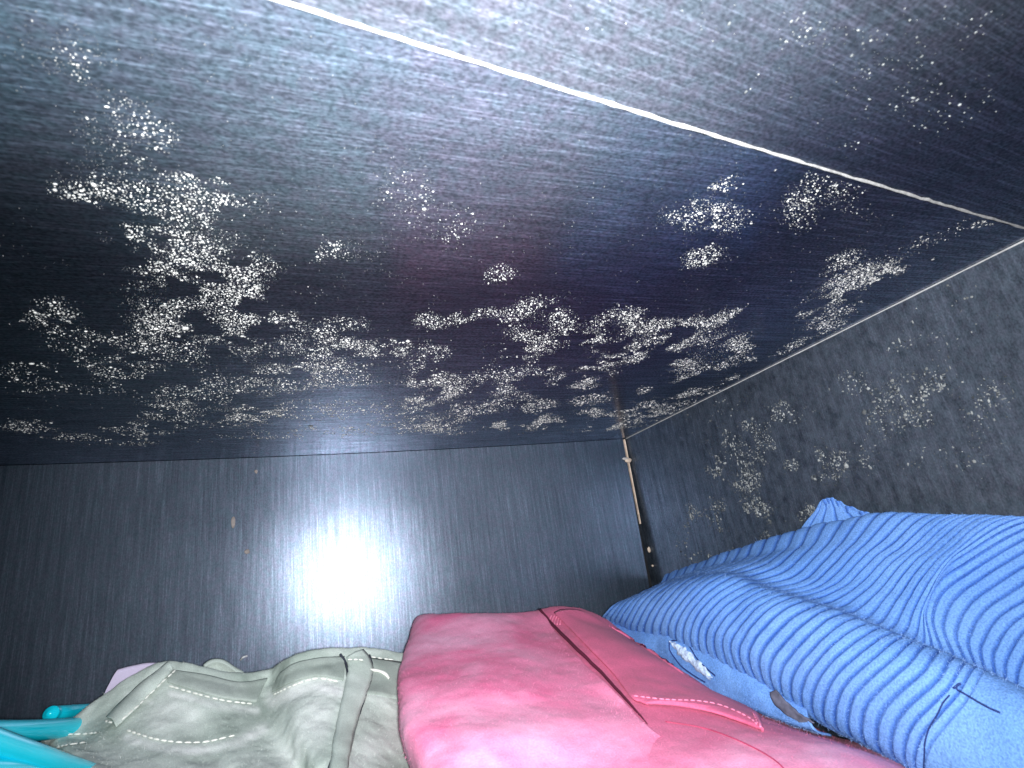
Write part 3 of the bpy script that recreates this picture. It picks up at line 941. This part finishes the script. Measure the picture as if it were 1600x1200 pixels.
# ------------------------------------------------------------------ green trousers
M_GREEN = cloth('sage_denim', (.31, .37, .32), (.64, .70, .635), patch=16, lo=.36, hi=.66, fuzz=1600, fuzz_amt=.14, bump=.3, sheen=.0, attr='wear', c_attr=(.92, .93, .89))
M_GREEN_D = cloth('sage_denim_band', (.29, .335, .295), (.42, .465, .42), patch=18, lo=.36, hi=.66, fuzz=1600, fuzz_amt=.14, bump=.3, sheen=.0)
M_GTH = plain('cream_thread', (.80, .80, .72), .8)
M_BLK = plain('black_piping', (.03, .035, .05), .8)
green = empty('trousers')
tag(green, 'pale sage green denim trousers with belt loops and cream stitching', 'trousers')
net_g = [
    [(62, 1166), (112, 1132), (152, 1100), (205, 1062), (262, 1040), (318, 1048), (372, 1060), (425, 1053), (452, 1034), (500, 1023), (545, 1018), (600, 1022), (650, 1026)],
    [(72, 1172), (122, 1142), (166, 1114), (220, 1078), (268, 1056), (320, 1068), (374, 1080), (420, 1074), (455, 1056), (502, 1043), (546, 1036), (602, 1036), (652, 1040)],
    [(86, 1178), (136, 1154), (182, 1130), (236, 1102), (280, 1082), (326, 1094), (374, 1102), (418, 1096), (458, 1078), (505, 1066), (548, 1060), (604, 1060), (654, 1064)],
    [(106, 1190), (156, 1172), (200, 1156), (252, 1136), (296, 1126), (338, 1132), (380, 1134), (420, 1124), (462, 1104), (508, 1094), (550, 1092), (606, 1094), (656, 1098)],
    [(134, 1212), (186, 1200), (232, 1190), (280, 1178), (322, 1172), (360, 1174), (396, 1170), (432, 1158), (468, 1142), (512, 1136), (554, 1138), (610, 1144), (660, 1150)],
    [(180, 1260), (234, 1252), (282, 1244), (328, 1234), (368, 1226), (402, 1222), (436, 1214), (468, 1204), (496, 1196), (530, 1194), (566, 1198), (620, 1206), (672, 1214)],
    [(250, 1340), (306, 1336), (352, 1330), (396, 1320), (434, 1312), (466, 1306), (496, 1296), (522, 1288), (546, 1284), (570, 1282), (600, 1284), (648, 1292), (700, 1300)],
]
zg = [.452, .438, .424, .404, .376, .338, .295]
gb = [-.020, -.012, -.006, .0, .004, -.004, -.002, .010, -.012, -.014, -.006, .002, .008]
P = build_net(net_g, zg, gb)
back = P[:1] + np.array([0, .010, -.06])
P = np.concatenate([back, P])
left = P[:, :1] + np.array([.010, .004, -.05])
P = np.concatenate([left, P], axis=1)
Gg, _, _ = net(P, 200, 260)
ng = grid_normals(Gg)
Gg = Gg + ng * (fbm(Gg, 30, 3)[..., None] * .0024 + fbm(Gg * np.array([1, .6, .6]), 85, 3)[..., None] * .0008 + fbm(Gg, 260, 2)[..., None] * .0003)


def px_of(G):
    q = (G - CAM) @ R.T
    return np.stack([800 + F * q[..., 0] / q[..., 2], 600 + F * q[..., 1] / q[..., 2]], -1)


# washed-out wear: pale along the seams and on the raised folds of the denim
wear = np.zeros(Gg.shape[:2])
pg = px_of(Gg)
for Lw, wd_, st in (([(268, 1084), (310, 1094), (350, 1104), (400, 1110)], 7, .55), ([(200, 1154), (250, 1168), (310, 1172), (370, 1160), (410, 1140)], 9, .75),
                    ([(430, 1094), (458, 1082), (496, 1074), (530, 1080)], 13, .95), ([(200, 1086), (218, 1092), (236, 1098)], 5, .5), ([(250, 1125), (270, 1110), (296, 1118)], 22, .45),
                    ([(450, 1180), (480, 1140), (500, 1110)], 28, .55), ([(560, 1190), (600, 1160), (630, 1150)], 26, .35), ([(150, 1190), (230, 1196), (320, 1200), (420, 1196)], 22, .3)):
    c, _ = catmull(np.array(Lw, float), 40)
    d2 = ((pg[..., None, :] - c) ** 2).sum(-1).min(-1)
    wear = np.maximum(wear, st * np.exp(-d2 / (wd_ * wd_)))
wear = np.clip(wear * (1 + .6 * fbm(Gg, 120, 3)), 0, 1)
grid_mesh('leg_cloth', Gg, M_GREEN, green, attrs={'wear': wear}, thick=.0015)
S_G = Surf(Gg)
# waistband as a second layer on the cloth
def band(name, top, bot, mat, off=.0016, n=120, m=14):
    T, _ = catmull(np.array(top, float), n); B_, _ = catmull(np.array(bot, float), n)
    Gw = np.zeros((n, m, 3))
    last = None
    for i in range(n):
        for k in range(m):
            p = T[i] + (B_[i] - T[i]) * k / (m - 1)
            e = min(k, m - 1 - k, 3) / 3
            h = S_G.hit(p[0], p[1], off * (.45 + .55 * e ** .5))
            if h is None:
                h = S_G.hit(p[0], p[1] + 8, off)
            Gw[i, k] = h[0] if h else last
            last = Gw[i, k]
    return grid_mesh(name, Gw, mat, green, thick=.001), Surf(Gw)


wb, S_W = band('waistband', [(262, 1046), (318, 1054), (372, 1066), (418, 1060)], [(262, 1068), (310, 1082), (350, 1092), (400, 1098)], M_GREEN_D)
hb, S_H = band('waistband', [(440, 1050), (462, 1036), (500, 1028), (538, 1026)], [(426, 1082), (456, 1068), (496, 1058), (536, 1064)], M_GREEN_D)
rb, S_R = band('waistband', [(566, 1026), (596, 1030), (622, 1034), (646, 1036)], [(562, 1084), (590, 1086), (618, 1092), (646, 1096)], M_GREEN_D, off=.0012)
stitch_mesh('stitching', S_G, [[(262, 1072), (310, 1086), (350, 1096), (400, 1102)], [(198, 1142), (250, 1158), (310, 1162), (370, 1150)], [(100, 1150), (130, 1148), (160, 1146)], [(90, 1168), (120, 1164), (146, 1160)],
                               [(428, 1086), (458, 1072), (496, 1061), (534, 1068)]], M_GTH, green, step=.0046, length=.0036, rad=.00062, off=.0006)
stitch_mesh('stitching', S_R, [[(570, 1026), (596, 1030), (622, 1033)], [(572, 1084), (596, 1090), (622, 1096)], [(570, 1090), (594, 1098), (622, 1104)]], M_GTH, green, step=.0046, length=.0036, rad=.0006, off=.0005)
# belt loops
ribbon('belt_loop', S_G, [(268, 1044), (240, 1070), (208, 1102), (176, 1134)], [15, 22, 25, 22], M_GREEN, green, off=.0030, bulge=.0022)
stitch_mesh('stitching', S_G, [[(262, 1046), (232, 1070), (200, 1102), (168, 1132)], [(276, 1052), (250, 1078), (220, 1108), (186, 1138)], [(168, 1134), (176, 1138), (184, 1140)]], M_GTH, green, step=.0042, length=.0034, rad=.0006, off=.0036)
ribbon('belt_loop', S_G, [(553, 1024), (562, 1046), (556, 1076), (543, 1120), (532, 1170), (526, 1230)], [30, 40, 38, 32, 28, 26], M_GREEN, green, off=.0022, bulge=.0014)
thread('loop_edge', S_G, [(530, 1024), (540, 1040), (542, 1066), (536, 1096), (528, 1140), (518, 1190), (512, 1220)], .0009, M_BLK, green, off=.0014)
thread('loop_edge', S_G, [(576, 1026), (581, 1044), (578, 1066), (570, 1090), (560, 1120)], .0007, M_BLK, green, off=.0016)
thread('loop_edge', S_G, [(560, 1120), (552, 1150), (544, 1180), (538, 1210)], .0005, plain('grey_piping', (.16, .18, .17)), green, off=.0014)
stitch_mesh('stitching', S_G, [[(542, 1040), (556, 1039), (572, 1041)]], M_GTH, green, step=.004, length=.003, rad=.0006, off=.0046)
ribbon('pocket_trim', S_G, [(570, 1050), (588, 1051), (600, 1056), (607, 1064)], 5, M_GTH, green, off=.002, n=16, m=4)
# inner back waistband standing up behind
P = np.array([[at(318, 1054, y=.462), at(330, 1046, y=.463), at(346, 1046, y=.464), at(362, 1056, y=.464), at(378, 1064, y=.463)],
              [at(322, 1046, y=.460), at(332, 1039, y=.461), at(346, 1040, y=.462), at(364, 1051, y=.462), at(378, 1061, y=.461)]])
P = np.concatenate([P[:1] + np.array([0, 0, -.05]), P])
Gi, _, _ = net(P, 24, 30)
grid_mesh('inner_waistband', Gi, M_GREEN, green, thick=.0022)

# ------------------------------------------------------------------ lilac cloth behind
M_LIL = cloth('lilac_cotton', (.60, .52, .68), (.64, .56, .71), patch=8, fuzz=1800, fuzz_amt=.04, bump=.1, sheen=.05)
P = np.array([[at(146, 1180, y=.462), at(180, 1180, y=.466), at(220, 1180, y=.468), at(300, 1180, y=.468)],
              [at(160, 1096, y=.462), at(190, 1092, y=.466), at(225, 1090, y=.468), at(300, 1090, y=.468)],
              [at(172, 1066, y=.462), at(200, 1062, y=.466), at(235, 1060, y=.468), at(300, 1062, y=.468)],
              [at(183, 1047, y=.464), at(208, 1041, y=.467), at(240, 1037, y=.468), at(296, 1044, y=.468)],
              [at(186, 1047, y=.472), at(210, 1041, y=.475), at(242, 1037, y=.476), at(296, 1044, y=.476)]])
Gl2, _, _ = net(P, 50, 40)
lil = grid_mesh('folded_cloth', Gl2, M_LIL, None, thick=.001)
tag(lil, 'plain pale lilac cloth edge standing behind green trousers', 'cloth')

# ------------------------------------------------------------------ hangers
M_TEAL = plain('turquoise_plastic', (.005, .70, .86), .13, .04, 40, .5)


def hanger(label, xpl, pts_arm, pts_bar, rad, hook):
    h = empty('clothes_hanger')
    tag(h, label, 'hanger', 'turquoise hangers at the lower left')
    tube_mesh('shoulder_arm', pts_arm, rad, M_TEAL, h, seg=18, n=60)
    tube_mesh('trouser_bar', pts_bar, [rad * .2, rad * .85] + [rad * .85] * 10, M_TEAL, h, seg=18, n=60)
    tube_mesh('hook', hook, .0022, M_TEAL, h, seg=10, n=60)
    return h


top1 = at(-420, 1105, y=.14)
hk = lambda p: [p + np.array(q) for q in ((0, 0, 0), (0, 0, .02), (0, .004, .034), (0, .018, .044), (0, .034, .036), (0, .036, .02))]
a1 = [at(-420, 1148, x=-.165), at(-160, 1148, x=-.165), at(0, 1144, x=-.164), at(60, 1141, x=-.163), at(110, 1137, x=-.160), at(170, 1132, x=-.155), at(240, 1132, x=-.150)]
b1 = [at(76, 1115, x=-.178), at(84, 1115, x=-.178), at(98, 1114, x=-.176), at(120, 1112, x=-.174), at(160, 1110, x=-.168), at(220, 1110, x=-.16)]
hanger('turquoise plastic hanger bar reaching under the left edge of green trousers', -.165, a1, b1, .0052, hk(a1[0]))
a2 = [at(-330, 1072, x=-.130), at(-150, 1116, x=-.130), at(-40, 1150, x=-.130), at(20, 1170, x=-.130), at(80, 1190, x=-.129), at(150, 1212, x=-.127), at(240, 1242, x=-.122)]
b2 = [at(-200, 1216, x=-.130), at(-60, 1206, x=-.130), at(10, 1205, x=-.130), at(60, 1214, x=-.130), at(150, 1236, x=-.127), at(240, 1262, x=-.122)]
hanger('turquoise plastic hanger arm slanting across the bottom left corner', -.13, a2, b2, .0046, hk(a2[0]))


# ------------------------------------------------------------------ loose fibres standing off the brushed cloth
def fuzz(surface, mat, parent, count, length, seed, width=.00009):
    g = np.random.default_rng(seed)
    n = grid_normals(surface).reshape(-1, 3)
    V0 = surface.reshape(-1, 3)
    i = g.integers(0, len(V0), count)
    p, nn_ = V0[i], n[i]
    q = g.normal(0, 1, (count, 3))
    d = nn_ * g.uniform(.25, 1.0, (count, 1)) + q * .55
    d /= np.linalg.norm(d, axis=1, keepdims=True)
    L_ = length * np.exp(g.normal(0, .4, (count, 1)))
    w = np.cross(d, g.normal(0, 1, (count, 3))); w /= np.linalg.norm(w, axis=1, keepdims=True)
    bend = g.normal(0, .3, (count, 3)) * L_
    V = np.stack([p - w * width - nn_ * .0002, p + w * width - nn_ * .0002, p + d * L_ * .55 + w * width * .7, p + d * L_ * .55 - w * width * .7, p + d * L_ + bend], 1)
    b_ = np.arange(count) * 5
    Q = np.stack([b_, b_ + 1, b_ + 2, b_ + 3], 1).tolist() + np.stack([b_ + 3, b_ + 2, b_ + 4], 1).tolist()
    me = bpy.data.meshes.new('fuzz'); me.from_pydata(V.reshape(-1, 3).tolist(), [], Q)
    return tag(link('fuzz', me, mat, parent, smooth=False), kind='stuff')


fuzz(Ga, plain('pink_fibre', (.72, .22, .37), .9), pink, 9000, .0008, 21, .00005)
fuzz(Gb, plain('rose_fibre', (.62, .15, .26), .9), pink, 6000, .0008, 22, .00005)
fuzz(Gd, plain('blue_fibre', (.26, .42, .74), .9), blue, 16000, .0009, 23, .00006)
fuzz(Gl, bpy.data.materials['blue_fibre'], blue, 3000, .0009, 24, .00006)
fuzz(Gg, plain('sage_fibre', (.60, .63, .58), .9), green, 7000, .0009, 25, .00007)
